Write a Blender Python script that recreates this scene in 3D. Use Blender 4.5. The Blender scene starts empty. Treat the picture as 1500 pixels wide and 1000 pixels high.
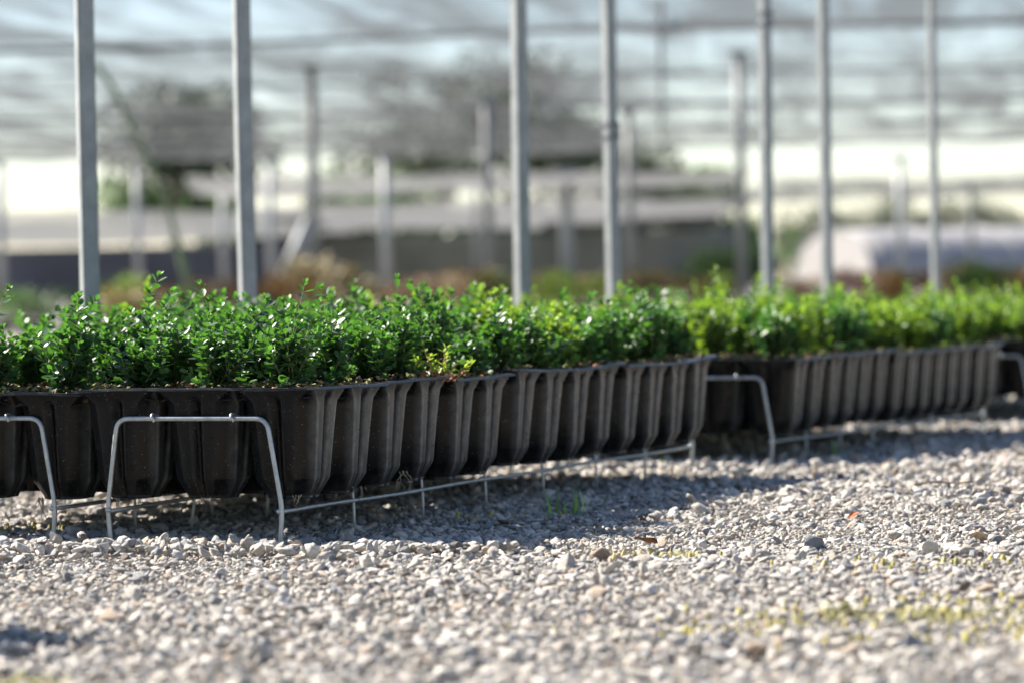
import bpy, bmesh, math, random
import numpy as np
from mathutils import Vector, Matrix, noise, Euler

R = math.radians
rnd = random.Random(7)
sc = bpy.context.scene
COL = sc.collection

# ------------------------------------------------------------------ helpers
def tag(o, label=None, cat=None, group=None, kind=None):
    if label: o['label'] = label
    if cat: o['category'] = cat
    if group: o['group'] = group
    if kind: o['kind'] = kind
    return o

def link(name, me, mat=None, parent=None, loc=None):
    if mat and not me.materials:
        me.materials.append(mat)
    o = bpy.data.objects.new(name, me)
    COL.objects.link(o)
    if parent: o.parent = parent
    if loc: o.location = loc
    return o

def empty(name, loc=(0, 0, 0), rz=0.0):
    o = bpy.data.objects.new(name, None)
    o.empty_display_size = .05
    COL.objects.link(o)
    o.location = loc
    o.rotation_euler = (0, 0, rz)
    return o

def mesh(name, verts, faces, smooth=False):
    me = bpy.data.meshes.new(name)
    me.from_pydata([tuple(v) for v in verts], [], faces)
    me.update()
    if smooth:
        me.polygons.foreach_set('use_smooth', [True] * len(me.polygons))
    return me

def bm_mesh(name, bm, smooth=False):
    me = bpy.data.meshes.new(name)
    bmesh.ops.recalc_face_normals(bm, faces=bm.faces)
    bm.to_mesh(me); bm.free()
    if smooth:
        me.polygons.foreach_set('use_smooth', [True] * len(me.polygons))
    return me

def copy_tree(o, parent=None):
    c = o.copy(); COL.objects.link(c); c.parent = parent
    for ch in list(o.children):
        copy_tree(ch, c)
    return c

class MB:
    """collects tubes and boxes into one mesh"""
    def __init__(s): s.v = []; s.f = []
    def tube(s, pts, r, n=8, cap=True):
        pts = [Vector(p) for p in pts]
        rr = r if isinstance(r, (list, tuple)) else [r] * len(pts)
        base = len(s.v); up = None
        for i, p in enumerate(pts):
            t = (pts[min(i + 1, len(pts) - 1)] - pts[max(i - 1, 0)]).normalized()
            if up is None:
                up = Vector((0, 0, 1)) if abs(t.z) < .9 else Vector((1, 0, 0))
            x = t.cross(up).normalized(); y = x.cross(t).normalized(); up = y
            for k in range(n):
                a = 2 * math.pi * k / n
                s.v.append(p + (x * math.cos(a) + y * math.sin(a)) * rr[i])
        for i in range(len(pts) - 1):
            for k in range(n):
                a = base + i * n + k; b = base + i * n + (k + 1) % n
                s.f.append((a, b, b + n, a + n))
        if cap:
            s.f.append(tuple(base + k for k in range(n))[::-1])
            s.f.append(tuple(base + (len(pts) - 1) * n + k for k in range(n)))
        return s
    def box(s, c, d, rz=0.0):
        b = len(s.v); M = Matrix.Rotation(rz, 3, 'Z')
        for sx in (-.5, .5):
            for sy in (-.5, .5):
                for sz in (-.5, .5):
                    s.v.append(Vector(c) + M @ Vector((sx * d[0], sy * d[1], sz * d[2])))
        for q in ((0, 1, 3, 2), (4, 6, 7, 5), (0, 4, 5, 1), (2, 3, 7, 6), (0, 2, 6, 4), (1, 5, 7, 3)):
            s.f.append(tuple(b + i for i in q))
        return s
    def mesh(s, name, smooth=True): return mesh(name, s.v, s.f, smooth)
    def build(s, name, mat, parent=None, smooth=True, loc=None):
        return link(name, s.mesh(name, smooth), mat, parent, loc)

def bend(pts, r=.012, n=5):
    """round the corners of a polyline"""
    pts = [Vector(p) for p in pts]; out = [pts[0]]
    for i in range(1, len(pts) - 1):
        a, b, c = pts[i - 1], pts[i], pts[i + 1]
        ra = min(r, (a - b).length * .45); rc = min(r, (c - b).length * .45)
        p0 = b + (a - b).normalized() * ra; p2 = b + (c - b).normalized() * rc
        for k in range(n + 1):
            t = k / n
            out.append(p0 * (1 - t) ** 2 + b * 2 * t * (1 - t) + p2 * t * t)
    out.append(pts[-1]); return out

# ------------------------------------------------------------------ materials
class NT:
    def __init__(s, name):
        s.m = bpy.data.materials.new(name); s.m.use_nodes = True
        s.t = s.m.node_tree; s.b = s.t.nodes['Principled BSDF']; s.out = s.t.nodes['Material Output']
    def n(s, typ, **k):
        nd = s.t.nodes.new('ShaderNode' + typ)
        for a, b in k.items():
            if a.startswith('i_'):
                key = a[2:]
                key = int(key) if key.isdigit() else key.replace('_', ' ')
                nd.inputs[key].default_value = b
            else: setattr(nd, a, b)
        return nd
    def l(s, a, b): s.t.links.new(a, b)
    def coord(s, kind='Object', scale=None):
        c = s.n('TexCoord').outputs[kind]
        if scale:
            m = s.n('Mapping'); m.inputs['Scale'].default_value = scale; s.l(c, m.inputs[0]); c = m.outputs[0]
        return c
    def noise(s, scale, detail=4, rough=.55, vec=None, dist=0):
        nd = s.n('TexNoise'); nd.inputs['Scale'].default_value = scale; nd.inputs['Detail'].default_value = detail
        nd.inputs['Roughness'].default_value = rough; nd.inputs['Distortion'].default_value = dist
        if vec: s.l(vec, nd.inputs['Vector'])
        return nd.outputs['Fac']
    def ramp(s, fac, stops, interp='LINEAR'):
        r = s.n('ValToRGB'); r.color_ramp.interpolation = interp; e = r.color_ramp.elements
        while len(e) < len(stops): e.new(.5)
        for i, (p, c) in enumerate(stops):
            e[i].position = p; e[i].color = (*c, 1) if len(c) == 3 else c
        s.l(fac, r.inputs[0]); return r.outputs[0]
    def mix(s, fac, a, b, mode='MIX'):
        m = s.n('Mix', data_type='RGBA', blend_type=mode)
        for sock, v in ((m.inputs[0], fac), (m.inputs[6], a), (m.inputs[7], b)):
            if isinstance(v, (int, float)): sock.default_value = v
            elif isinstance(v, tuple): sock.default_value = (*v, 1)
            else: s.l(v, sock)
        return m.outputs[2]
    def bump(s, h, strength=.3, dist=.001):
        b = s.n('Bump'); b.inputs['Strength'].default_value = strength; b.inputs['Distance'].default_value = dist
        s.l(h, b.inputs['Height']); s.l(b.outputs[0], s.b.inputs['Normal']); return b

def simple(name, col, rough=.6, metal=0, var=.25, scale=8, bump=0, spec=.5):
    t = NT(name); vec = t.coord()
    f = t.noise(scale, 5, .6, vec)
    c = t.ramp(f, [(.3, tuple(x * (1 - var) for x in col)), (.7, tuple(min(1, x * (1 + var)) for x in col))])
    t.l(c, t.b.inputs['Base Color']); t.b.inputs['Roughness'].default_value = rough
    t.b.inputs['Metallic'].default_value = metal; t.b.inputs['Specular IOR Level'].default_value = spec
    if bump: t.bump(t.noise(scale * 4, 5, .6, vec), .5, bump)
    return t.m

def stone_mat():
    t = NT('limestone_gravel')
    oi = t.n('ObjectInfo')
    c = t.ramp(oi.outputs['Random'], [
        (0, (.58, .535, .47)), (.16, (.47, .44, .385)), (.30, (.32, .315, .31)), (.42, (.60, .56, .50)),
        (.58, (.48, .43, .38)), (.70, (.26, .26, .265)), (.76, (.64, .60, .55)), (.91, (.48, .38, .29)), (.97, (.17, .14, .12))], 'CONSTANT')
    vec = t.coord('Object')
    ad = t.n('VectorMath', operation='ADD'); t.l(vec, ad.inputs[0])
    cx = t.n('CombineXYZ'); ml = t.n('Math', operation='MULTIPLY'); ml.inputs[1].default_value = 40
    t.l(oi.outputs['Random'], ml.inputs[0]); t.l(ml.outputs[0], cx.inputs[0]); t.l(cx.outputs[0], ad.inputs[1])
    v = ad.outputs[0]
    f = t.noise(2.2, 6, .65, v)
    c = t.mix(.75, c, t.ramp(f, [(.3, (.62, .61, .60)), (.5, (.95, .95, .95)), (.72, (1.25, 1.2, 1.12))]), 'MULTIPLY')
    g = t.noise(9, 4, .7, v)
    c = t.mix(t.ramp(g, [(.60, (0, 0, 0)), (.68, (.5, .5, .5))]), c, (.16, .14, .12))
    # moss film on the stones of a few patches
    ps = t.n('NewGeometry').outputs['Position']
    tot = None
    for (cx_, cy_, rx_, ry_) in ((.30, 2.52, .15, .10), (.43, 2.40, .10, .12), (.50, 2.85, .10, .20), (.14, 3.17, .07, .05), (-.35, 2.2, .1, .08)):
        mp = t.n('Mapping'); mp.vector_type = 'POINT'; mp.inputs['Scale'].default_value = (1 / rx_, 1 / ry_, 0); mp.inputs['Location'].default_value = (-cx_ / rx_, -cy_ / ry_, 0)
        t.l(ps, mp.inputs[0]); ln = t.n('VectorMath', operation='LENGTH'); t.l(mp.outputs[0], ln.inputs[0])
        mr = t.n('MapRange'); mr.inputs['From Min'].default_value = 1.25; mr.inputs['From Max'].default_value = .1; t.l(ln.outputs['Value'], mr.inputs['Value'])
        if tot is None: tot = mr.outputs[0]
        else:
            mxx = t.n('Math', operation='MAXIMUM'); t.l(tot, mxx.inputs[0]); t.l(mr.outputs[0], mxx.inputs[1]); tot = mxx.outputs[0]
    nz = t.noise(26, 4, .65, ps); mu = t.n('Math', operation='MULTIPLY'); t.l(tot, mu.inputs[0]); t.l(nz, mu.inputs[1])
    c = t.mix(t.ramp(mu.outputs[0], [(.27, (0, 0, 0)), (.42, (.75, .75, .75))]), c, (.36, .33, .10))
    t.l(c, t.b.inputs['Base Color']); t.b.inputs['Roughness'].default_value = .82
    t.b.inputs['Specular IOR Level'].default_value = .3
    t.bump(t.noise(7, 6, .7, v), .5, .12)
    return t.m

def ground_mat():
    t = NT('gravel_ground'); vec = t.coord()
    vo = t.n('TexVoronoi'); vo.inputs['Scale'].default_value = 85; t.l(vec, vo.inputs['Vector'])
    hs = t.n('SeparateColor'); t.l(vo.outputs['Color'], hs.inputs[0])
    c = t.ramp(hs.outputs[0], [(0, (.22, .205, .18)), (.4, (.33, .305, .27)), (.7, (.19, .19, .19)), (1, (.40, .37, .325))])
    d = t.ramp(vo.outputs['Distance'], [(.25, (1, 1, 1)), (.7, (.45, .43, .40))])
    c = t.mix(1.0, c, d, 'MULTIPLY')
    c = t.mix(t.ramp(t.noise(3, 4, .6, vec), [(.5, (0, 0, 0)), (.7, (.5, .5, .5))]), c, (.20, .17, .13))
    t.l(c, t.b.inputs['Base Color']); t.b.inputs['Roughness'].default_value = .9
    t.bump(vo.outputs['Distance'], -.8, .006)
    return t.m

def plastic_mat():
    t = NT('black_nursery_plastic'); vec = t.coord(); oi = t.n('ObjectInfo')
    ad = t.n('VectorMath', operation='ADD'); t.l(vec, ad.inputs[0]); t.l(oi.outputs['Location'], ad.inputs[1]); v = ad.outputs[0]
    dust = t.ramp(t.noise(26, 6, .65, v), [(.42, (0, 0, 0)), (.75, (1, 1, 1))])
    c = t.mix(dust, (.0011, .0016, .0022), (.0030, .0033, .0036))
    sp = t.ramp(t.noise(620, 2, .5, v), [(.70, (0, 0, 0)), (.76, (1, 1, 1))])
    big = t.ramp(t.noise(210, 3, .6, v), [(.70, (0, 0, 0)), (.74, (.8, .8, .8))])
    c = t.mix(sp, c, (.24, .24, .23))
    c = t.mix(big, c, (.10, .095, .08))
    # muddy splash near the foot of the cells
    sx = t.n('SeparateXYZ'); t.l(vec, sx.inputs[0])
    mr = t.n('MapRange'); mr.inputs['From Min'].default_value = .045; mr.inputs['From Max'].default_value = .0
    t.l(sx.outputs[2], mr.inputs['Value'])
    mm = t.n('Math', operation='MULTIPLY'); t.l(mr.outputs[0], mm.inputs[0]); t.l(t.noise(75, 5, .7, v), mm.inputs[1])
    c = t.mix(t.ramp(mm.outputs[0], [(.30, (0, 0, 0)), (.55, (.25, .25, .25))]), c, (.060, .054, .046))
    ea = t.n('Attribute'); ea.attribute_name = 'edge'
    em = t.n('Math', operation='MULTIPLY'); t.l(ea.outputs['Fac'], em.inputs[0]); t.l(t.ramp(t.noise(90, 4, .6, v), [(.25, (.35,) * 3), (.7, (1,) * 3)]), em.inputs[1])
    c = t.mix(em.outputs[0], c, (.155, .156, .148))  # worn edges, plus light painted onto the right-facing cell sides
    t.l(c, t.b.inputs['Base Color'])
    rg = t.ramp(t.noise(40, 5, .6, v), [(.3, (.22, .22, .22)), (.7, (.42, .42, .42))])
    t.l(rg, t.b.inputs['Roughness']); t.b.inputs['Specular IOR Level'].default_value = .16
    t.bump(t.noise(260, 4, .6, v), .25, .0006)
    return t.m

def leaf_mat(name, old, mid, new, under, trans, tmix=.35):
    t = NT(name)
    at = t.n('Attribute'); at.attribute_name = 'tint'
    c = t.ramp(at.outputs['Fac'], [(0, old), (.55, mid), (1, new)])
    oi = t.n('ObjectInfo')
    hv = t.n('HueSaturation'); t.l(c, hv.inputs['Color'])
    mr = t.n('MapRange'); mr.inputs['To Min'].default_value = .8; mr.inputs['To Max'].default_value = 1.25
    t.l(oi.outputs['Random'], mr.inputs['Value']); t.l(mr.outputs[0], hv.inputs['Value'])
    g = t.n('NewGeometry')
    c = t.mix(g.outputs['Backfacing'], hv.outputs[0], under)
    t.l(c, t.b.inputs['Base Color']); t.b.inputs['Roughness'].default_value = .46
    t.b.inputs['Specular IOR Level'].default_value = .40
    tr = t.n('BsdfTranslucent'); tc = t.ramp(at.outputs['Fac'], [(0, tuple(x * .6 for x in trans)), (1, trans)]); t.l(tc, tr.inputs['Color'])
    ms = t.n('MixShader'); ms.inputs[0].default_value = tmix
    t.l(t.b.outputs[0], ms.inputs[1]); t.l(tr.outputs[0], ms.inputs[2]); t.l(ms.outputs[0], t.out.inputs['Surface'])
    return t.m

def foliage_mat(name, dark, light, trans=.25):
    t = NT(name); vec = t.coord()
    at = t.n('Attribute'); at.attribute_name = 'tint'
    c = t.ramp(at.outputs['Fac'], [(0, dark), (1, light)])
    t.l(c, t.b.inputs['Base Color']); t.b.inputs['Roughness'].default_value = .55
    tr = t.n('BsdfTranslucent'); t.l(c, tr.inputs['Color'])
    ms = t.n('MixShader'); ms.inputs[0].default_value = trans
    t.l(t.b.outputs[0], ms.inputs[1]); t.l(tr.outputs[0], ms.inputs[2]); t.l(ms.outputs[0], t.out.inputs['Surface'])
    return t.m

def cloth_mat(name, col, open_lo, open_hi, streak=(.25, 2.2, 1), rot=0.5, trans=.5):
    """woven shade net: part holes, part thin fibre that lets light through"""
    t = NT(name)
    m0 = t.n('Mapping'); m0.inputs['Rotation'].default_value = (0, 0, rot); t.l(t.coord(), m0.inputs[0])
    m = t.n('Mapping'); m.inputs['Scale'].default_value = streak; t.l(m0.outputs[0], m.inputs[0])
    f = t.noise(.9, 6, .62, m.outputs[0], .6)
    m2 = t.n('Mapping'); m2.inputs['Scale'].default_value = (.06, .30, 1); t.l(t.coord(), m2.inputs[0])
    g = t.noise(1.0, 3, .5, m2.outputs[0], .3)
    ad = t.n('Math', operation='ADD'); t.l(f, ad.inputs[0]); t.l(g, ad.inputs[1])
    hf = t.n('Math', operation='MULTIPLY'); hf.inputs[1].default_value = .5; t.l(ad.outputs[0], hf.inputs[0])
    o1 = t.ramp(f, [(.40, (open_lo,) * 3), (.60, (open_hi,) * 3)])
    o2 = t.ramp(g, [(.38, (.62, .62, .62)), (.56, (1, 1, 1))])
    op = t.mix(1.0, o1, o2, 'MULTIPLY')
    t.b.inputs['Base Color'].default_value = (*col, 1); t.b.inputs['Roughness'].default_value = .7
    tl = t.n('BsdfTranslucent'); tl.inputs['Color'].default_value = (*col, 1)
    ms = t.n('MixShader'); ms.inputs[0].default_value = trans
    t.l(t.b.outputs[0], ms.inputs[1]); t.l(tl.outputs[0], ms.inputs[2])
    tp = t.n('BsdfTransparent')
    mo = t.n('MixShader'); t.l(op, mo.inputs[0]); t.l(ms.outputs[0], mo.inputs[1]); t.l(tp.outputs[0], mo.inputs[2])
    t.l(mo.outputs[0], t.out.inputs['Surface'])
    return t.m

def galv_mat(name, base=.42, rough=.45, metal=.75, scale=60):
    t = NT(name); vec = t.coord()
    f = t.noise(scale, 5, .65, vec)
    c = t.ramp(f, [(.3, (base * .70, base * .75, base * .74)), (.7, (base * 1.16, base * 1.22, base * 1.19))])
    c = t.mix(t.ramp(t.noise(scale * .3, 4, .6, vec), [(.62, (0, 0, 0)), (.8, (.3, .3, .3))]), c, (.30, .24, .18))
    t.l(c, t.b.inputs['Base Color']); t.b.inputs['Metallic'].default_value = metal
    t.l(t.ramp(f, [(.3, (rough - .08,) * 3), (.7, (rough + .15,) * 3)]), t.b.inputs['Roughness'])
    t.bump(t.noise(scale * 5, 3, .6, vec), .2, .0004)
    return t.m

M_stone = stone_mat(); M_ground = ground_mat(); M_plastic = plastic_mat()
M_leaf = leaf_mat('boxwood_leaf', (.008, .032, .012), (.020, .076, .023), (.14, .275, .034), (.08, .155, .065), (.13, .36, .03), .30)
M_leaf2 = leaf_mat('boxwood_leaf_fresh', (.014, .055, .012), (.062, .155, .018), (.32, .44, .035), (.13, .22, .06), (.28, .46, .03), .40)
M_stem = simple('boxwood_stem', (.14, .15, .06), .7, scale=80)
M_soil = simple('potting_soil', (.05, .036, .024), .95, var=.5, scale=200, bump=.001)
M_chip = None
def chip_mat():
    t = NT('mossy_mulch'); at = t.n('Attribute'); at.attribute_name = 'tint'
    c = t.ramp(at.outputs['Fac'], [(0, (.05, .03, .018)), (.3, (.10, .055, .025)), (.5, (.19, .14, .07)), (.7, (.17, .18, .045)), (.9, (.32, .29, .12)), (1, (.34, .10, .04))])
    t.l(c, t.b.inputs['Base Color']); t.b.inputs['Roughness'].default_value = .85; return t.m
M_chip = chip_mat()
M_wire = galv_mat('galvanised_wire', .40, .42, .6, 90)
M_post = galv_mat('galvanised_post', .27, .55, .0, 30)
M_farpost = simple('painted_steel_post', (.30, .31, .31), .5, 0, .12, 3)
M_root = simple('dry_root', (.30, .24, .17), .9, scale=60)
M_moss = simple('yellow_moss', (.36, .31, .09), .95, var=.35, scale=60, bump=.002)
M_grass = simple('grass_blade', (.16, .30, .04), .5, var=.3, scale=20)
M_drygrass = simple('dry_grass', (.50, .38, .16), .8, var=.3, scale=20)
M_deadleaf = simple('dead_leaf', (.16, .085, .04), .7, var=.4, scale=90)
M_orange = simple('orange_leaf', (.55, .17, .05), .6, var=.3, scale=90)
M_twig = simple('brown_twig', (.22, .14, .08), .8, scale=40)
M_redstem = simple('reddish_stem', (.40, .16, .07), .6, scale=60)
M_weed = leaf_mat('weed_leaf', (.12, .24, .03), (.20, .34, .04), (.36, .46, .06), (.3, .4, .1), (.4, .6, .05), .4)
M_roofcloth = cloth_mat('grey_shade_net', (.10, .105, .11), .18, .74, (1.25, .20, 1), .16, .5)
M_whitecloth = cloth_mat('white_shade_net', (.22, .222, .222), .05, .40, (.1, 1.0, 1), .1, .5)
M_darkcloth = simple('dark_screen_cloth', (.115, .125, .165), .9, 0, .15, .5)
M_greycloth = simple('grey_screen_cloth', (.20, .205, .18), .9, 0, .45, .28)
M_poly = simple('white_greenhouse_film', (.30, .285, .275), .45, 0, .05, .6)
M_cable = simple('dark_steel_cable', (.10, .11, .12), .6, .3, .1, 3)
M_bark = simple('tree_bark', (.10, .08, .06), .9, scale=6)
M_pole = simple('mossy_leaning_pole', (.10, .14, .07), .8, scale=6)

# ------------------------------------------------------------------ ground
def sstep(a, b, x):
    t = max(0., min(1., (x - a) / (b - a))); return t * t * (3 - 2 * t)
def gz(x, y):
    base = -.024 * sstep(4.0, 6.4, y)
    amp = .009 if y < 12 else 0.0
    return base + amp * (noise.noise(Vector((x * 1.9, y * 1.9, 0))) + .5 * noise.noise(Vector((x * 6, y * 6, 3))))

xs = sorted(set([-900, -300, -100, -40, -15, -8] + [round(-4 + .08 * i, 3) for i in range(101)] + [8, 15, 40, 100, 300, 900]))
ys = sorted(set([-50, -10, -3, 0] + [round(1.0 + .06 * i, 3) for i in range(185)] + [14, 18, 25, 40, 80, 200, 500, 1500]))
V = [(x, y, gz(x, y) - .006) for y in ys for x in xs]
nx = len(xs)
F = [(j * nx + i, j * nx + i + 1, (j + 1) * nx + i + 1, (j + 1) * nx + i) for j in range(len(ys) - 1) for i in range(nx - 1)]
g = link('ground', mesh('ground', V, F, True), M_ground); tag(g, kind='structure')

# stones: crushed limestone variants, scattered one by one
def stone_variant(i):
    r = random.Random(100 + i); bm = bmesh.new()
    fl = r.uniform(.36, .72); el = r.uniform(.7, .95)
    for k in range(r.randint(9, 14)):
        v = Vector((r.gauss(0, 1), r.gauss(0, 1), r.gauss(0, 1))).normalized() * r.uniform(.85, 1.05)
        bm.verts.new((v.x, v.y * el, v.z * fl))
    bmesh.ops.convex_hull(bm, input=bm.verts)
    bmesh.ops.delete(bm, geom=[v for v in bm.verts if not v.link_faces], context='VERTS')
    bmesh.ops.triangulate(bm, faces=bm.faces)
    bmesh.ops.bevel(bm, geom=list(bm.edges), offset=.05, segments=1, affect='EDGES', clamp_overlap=True)
    bmesh.ops.triangulate(bm, faces=bm.faces)
    bmesh.ops.subdivide_edges(bm, edges=bm.edges, cuts=1, smooth=.15)
    for _ in range(1): bmesh.ops.smooth_vert(bm, verts=bm.verts, factor=.2, use_axis_x=True, use_axis_y=True, use_axis_z=True)
    for v in bm.verts:
        v.co += v.co.normalized() * .05 * noise.noise(v.co * 2.6 + Vector((i * 7, 0, 0)))
    me = bm_mesh('gravel_stone', bm, True); me.materials.append(M_stone)
    return me
stones = bpy.data.collections.new('gravel_stones')
for i in range(18):
    stones.objects.link(bpy.data.objects.new('gravel_stone', stone_variant(i)))

rs = np.random.RandomState(3)
pts = []; rot = []; scl = []
def scatter(y0, y1, cell, smin, smax, keep=1.0, lift=0.0, flat=.45, margin=.30):
    y = y0
    while y < y1:
        w = .170 * y + margin
        x = -w
        while x < w:
            if rnd.random() < keep * (1 if cell < .012 else .45 + 1.0 * sstep(-.35, .3, noise.noise(Vector((x * 4, y * 4, 7))))):
                px = x + rnd.uniform(-.6, .6) * cell; py = y + rnd.uniform(-.6, .6) * cell
                s = smin + (smax - smin) * rnd.random() ** 2.2
                pts.append((px, py, gz(px, py) + lift + s * rnd.uniform(-.35, .25)))
                rot.append((rnd.gauss(0, flat * .8), rnd.gauss(0, flat * .8), rnd.uniform(0, 6.28)))
                q = rnd.uniform(.85, 1.15)
                scl.append((s * q, s * rnd.uniform(.8, 1.1), s * rnd.uniform(.7, 1.05)))
            x += cell
        y += cell
scatter(1.9, 4.0, .0072, .0018, .0042, .85, -.0005, .5, .2)
scatter(1.75, 4.6, .0098, .0040, .0074, .95, -.003)
scatter(1.75, 4.6, .0150, .0048, .0100, .66, .0000, .45, .30)
scatter(1.75, 4.6, .046, .0080, .0145, .30, .002, .6)
scatter(4.6, 7.2, .0130, .0055, .0100, .95, -.002, .45, .7)
scatter(4.6, 7.2, .030, .009, .0155, .6, .001, .6, .7)
scatter(7.2, 11.8, .030, .012, .020, .95, .0, .45, 1.4)
for x0_, x1_ in ((-2.6, -.3), (.3, 2.6)):   # coarser gravel to either side of the view
    yy = 1.6
    while yy < 7.2:
        lim = .170 * yy + (.30 if yy < 4.6 else .7); xx = x0_
        while xx < x1_:
            if abs(xx) > lim:
                s_ = rnd.uniform(.006, .013); px = xx + rnd.uniform(-.01, .01); py = yy + rnd.uniform(-.01, .01)
                pts.append((px, py, gz(px, py))); rot.append((rnd.gauss(0, .4), rnd.gauss(0, .4), rnd.uniform(0, 6.28))); scl.append((s_, s_, s_ * .9))
            xx += .0165
        yy += .0165
# a little ridge of stones heaped in front of the wire feet
for k in range(650):
    px = rnd.uniform(-.75, .0); py = 3.24 + (-.30) * (px + .24) * .4 + rnd.gauss(0, .035)
    s = rnd.uniform(.0055, .0105)
    pts.append((px, py, gz(px, py) + rnd.uniform(.001, .010))); rot.append((rnd.gauss(0, .45), rnd.gauss(0, .45), rnd.uniform(0, 6))); scl.append((s, s * .9, s * .9))
pm = bpy.data.meshes.new('gravel')
pm.from_pydata(pts, [], [])
a = pm.attributes.new('rot', 'FLOAT_VECTOR', 'POINT'); a.data.foreach_set('vector', np.array(rot, 'f').ravel())
a = pm.attributes.new('scl', 'FLOAT_VECTOR', 'POINT'); a.data.foreach_set('vector', np.array(scl, 'f').ravel())
gravel = link('gravel', pm); tag(gravel, 'loose grey and beige crushed stone gravel covering the ground', 'gravel', kind='stuff')
pm.materials.append(M_stone)
ng = bpy.data.node_groups.new('scatter_gravel', 'GeometryNodeTree')
ng.interface.new_socket('Geometry', in_out='INPUT', socket_type='NodeSocketGeometry')
ng.interface.new_socket('Geometry', in_out='OUTPUT', socket_type='NodeSocketGeometry')
gi = ng.nodes.new('NodeGroupInput'); go = ng.nodes.new('NodeGroupOutput')
ci = ng.nodes.new('GeometryNodeCollectionInfo'); ci.inputs['Collection'].default_value = stones
ci.inputs['Separate Children'].default_value = True; ci.inputs['Reset Children'].default_value = True
ip = ng.nodes.new('GeometryNodeInstanceOnPoints'); ip.inputs['Pick Instance'].default_value = True
def attr(nm):
    n = ng.nodes.new('GeometryNodeInputNamedAttribute'); n.data_type = 'FLOAT_VECTOR'; n.inputs['Name'].default_value = nm
    return n.outputs['Attribute']
e2r = ng.nodes.new('FunctionNodeEulerToRotation')
ng.links.new(attr('rot'), e2r.inputs[0]); ng.links.new(e2r.outputs[0], ip.inputs['Rotation'])
ng.links.new(attr('scl'), ip.inputs['Scale'])
rv = ng.nodes.new('FunctionNodeRandomValue'); rv.data_type = 'INT'
rv.inputs[4].default_value = 0; rv.inputs[5].default_value = 17
ng.links.new(rv.outputs[2], ip.inputs['Instance Index'])
m2p = ng.nodes.new('GeometryNodeMeshToPoints')
ng.links.new(gi.outputs[0], m2p.inputs[0]); ng.links.new(m2p.outputs[0], ip.inputs['Points'])
ng.links.new(ci.outputs[0], ip.inputs['Instance']); ng.links.new(ip.outputs[0], go.inputs[0])
md = gravel.modifiers.new('scatter', 'NODES'); md.node_group = ng

# ------------------------------------------------------------------ rack, tray and plant prototypes
P = .0895           # cell pitch
TL = .1817          # tray length along the rack
RIM = .112          # height of a tray from cell foot to rim
TZ = .0445          # cell foot above ground
A_ROW = R(21.9)
UX, UY = math.sin(A_ROW), math.cos(A_ROW)
def row(u, v, z=0):   # u along the row, v across it (to the right)
    return (-.2374 + u * UX + v * UY, 3.3398 + u * UY - v * UX, z)

def profile(hw, r, notch, nw, bulge):
    """square outline with rounded corners and a groove in the middle of each side"""
    out = []
    side = []
    e = hw - r
    for t in (-1, -.96, -.75, -.5, -.34, -.30, -.20, -.08, 0, .08, .20, .30, .34, .5, .75, .96):
        d = 0
        if abs(t) < .32: d = -notch * (1 - abs(t) / .32) ** .8
        else: d = bulge * math.cos((abs(t) - .64) / .36 * 1.4)
        side.append((e * t, d))
    for q in range(4):
        M = Matrix.Rotation(q * math.pi / 2, 2)
        for (x, d) in side: out.append(M @ Vector((x, -(hw + d))))
        for f in (0, .08, .5, .92):
            b = .0007 * math.sin(f * math.pi)
            out.append(M @ Vector((e + r * f + b, -hw + r * f - b)))
    return out

def cell_mesh(seed):
    r = random.Random(seed)
    levels = [(RIM - .0012, .0435, .006, 0, .12, 0), (RIM - .004, .0428, .007, 0, .12, 0), (RIM - .0075, .0418, .010, .0003, .12, .0),
              (RIM - .0145, .0402, .0165, .0062, .13, .0002), (RIM - .020, .0396, .017, .0074, .13, .0003), (RIM - .045, .0374, .017, .0076, .13, .0003),
              (.050, .0359, .0168, .0074, .13, .0003), (.021, .0333, .0160, .0068, .13, .0003), (.0190, .0328, .016, .0062, .13, .0003),
              (.004, .0245, .013, .0040, .13, .0), (.0, .0232, .013, .003, .13, 0)]
    V = []; F = []; n = None
    ph = Vector((r.uniform(0, 50), 0, 0))
    for (z, hw, rr, no, nw, bu) in levels:
        o = profile(hw, rr, no, nw, bu); n = len(o)
        for p in o:
            w = 1 + .003 * noise.noise(Vector((p.x * 30, p.y * 30, z * 9)) + ph)
            V.append((p.x * w, p.y * w, z))
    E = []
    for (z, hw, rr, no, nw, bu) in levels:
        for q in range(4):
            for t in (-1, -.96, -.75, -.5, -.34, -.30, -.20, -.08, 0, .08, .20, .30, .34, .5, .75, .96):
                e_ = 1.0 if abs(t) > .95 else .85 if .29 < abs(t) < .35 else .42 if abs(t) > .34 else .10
                E.append(e_ * (1, .07, .07, .07)[(q + 3) % 4] * (1 if z < RIM - .01 else .4))  # right-facing side and ribs painted lighter as if catching light, other sides kept dark
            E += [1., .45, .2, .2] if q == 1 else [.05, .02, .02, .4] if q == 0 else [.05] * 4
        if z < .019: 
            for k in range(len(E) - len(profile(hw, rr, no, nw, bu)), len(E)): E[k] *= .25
    for L in range(len(levels) - 1):
        for k in range(n):
            a = L * n + k; b = L * n + (k + 1) % n
            F.append((a, a + n, b + n, b))
    last = (len(levels) - 1) * n
    F.append(tuple(last + k for k in range(n)))
    me = mesh('cell', V, F, True)
    me.polygons[len(F) - 1].use_smooth = False
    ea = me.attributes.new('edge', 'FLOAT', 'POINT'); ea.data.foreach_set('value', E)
    me.materials.append(M_plastic)
    return me
cell_meshes = [cell_mesh(i) for i in range(5)]

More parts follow.
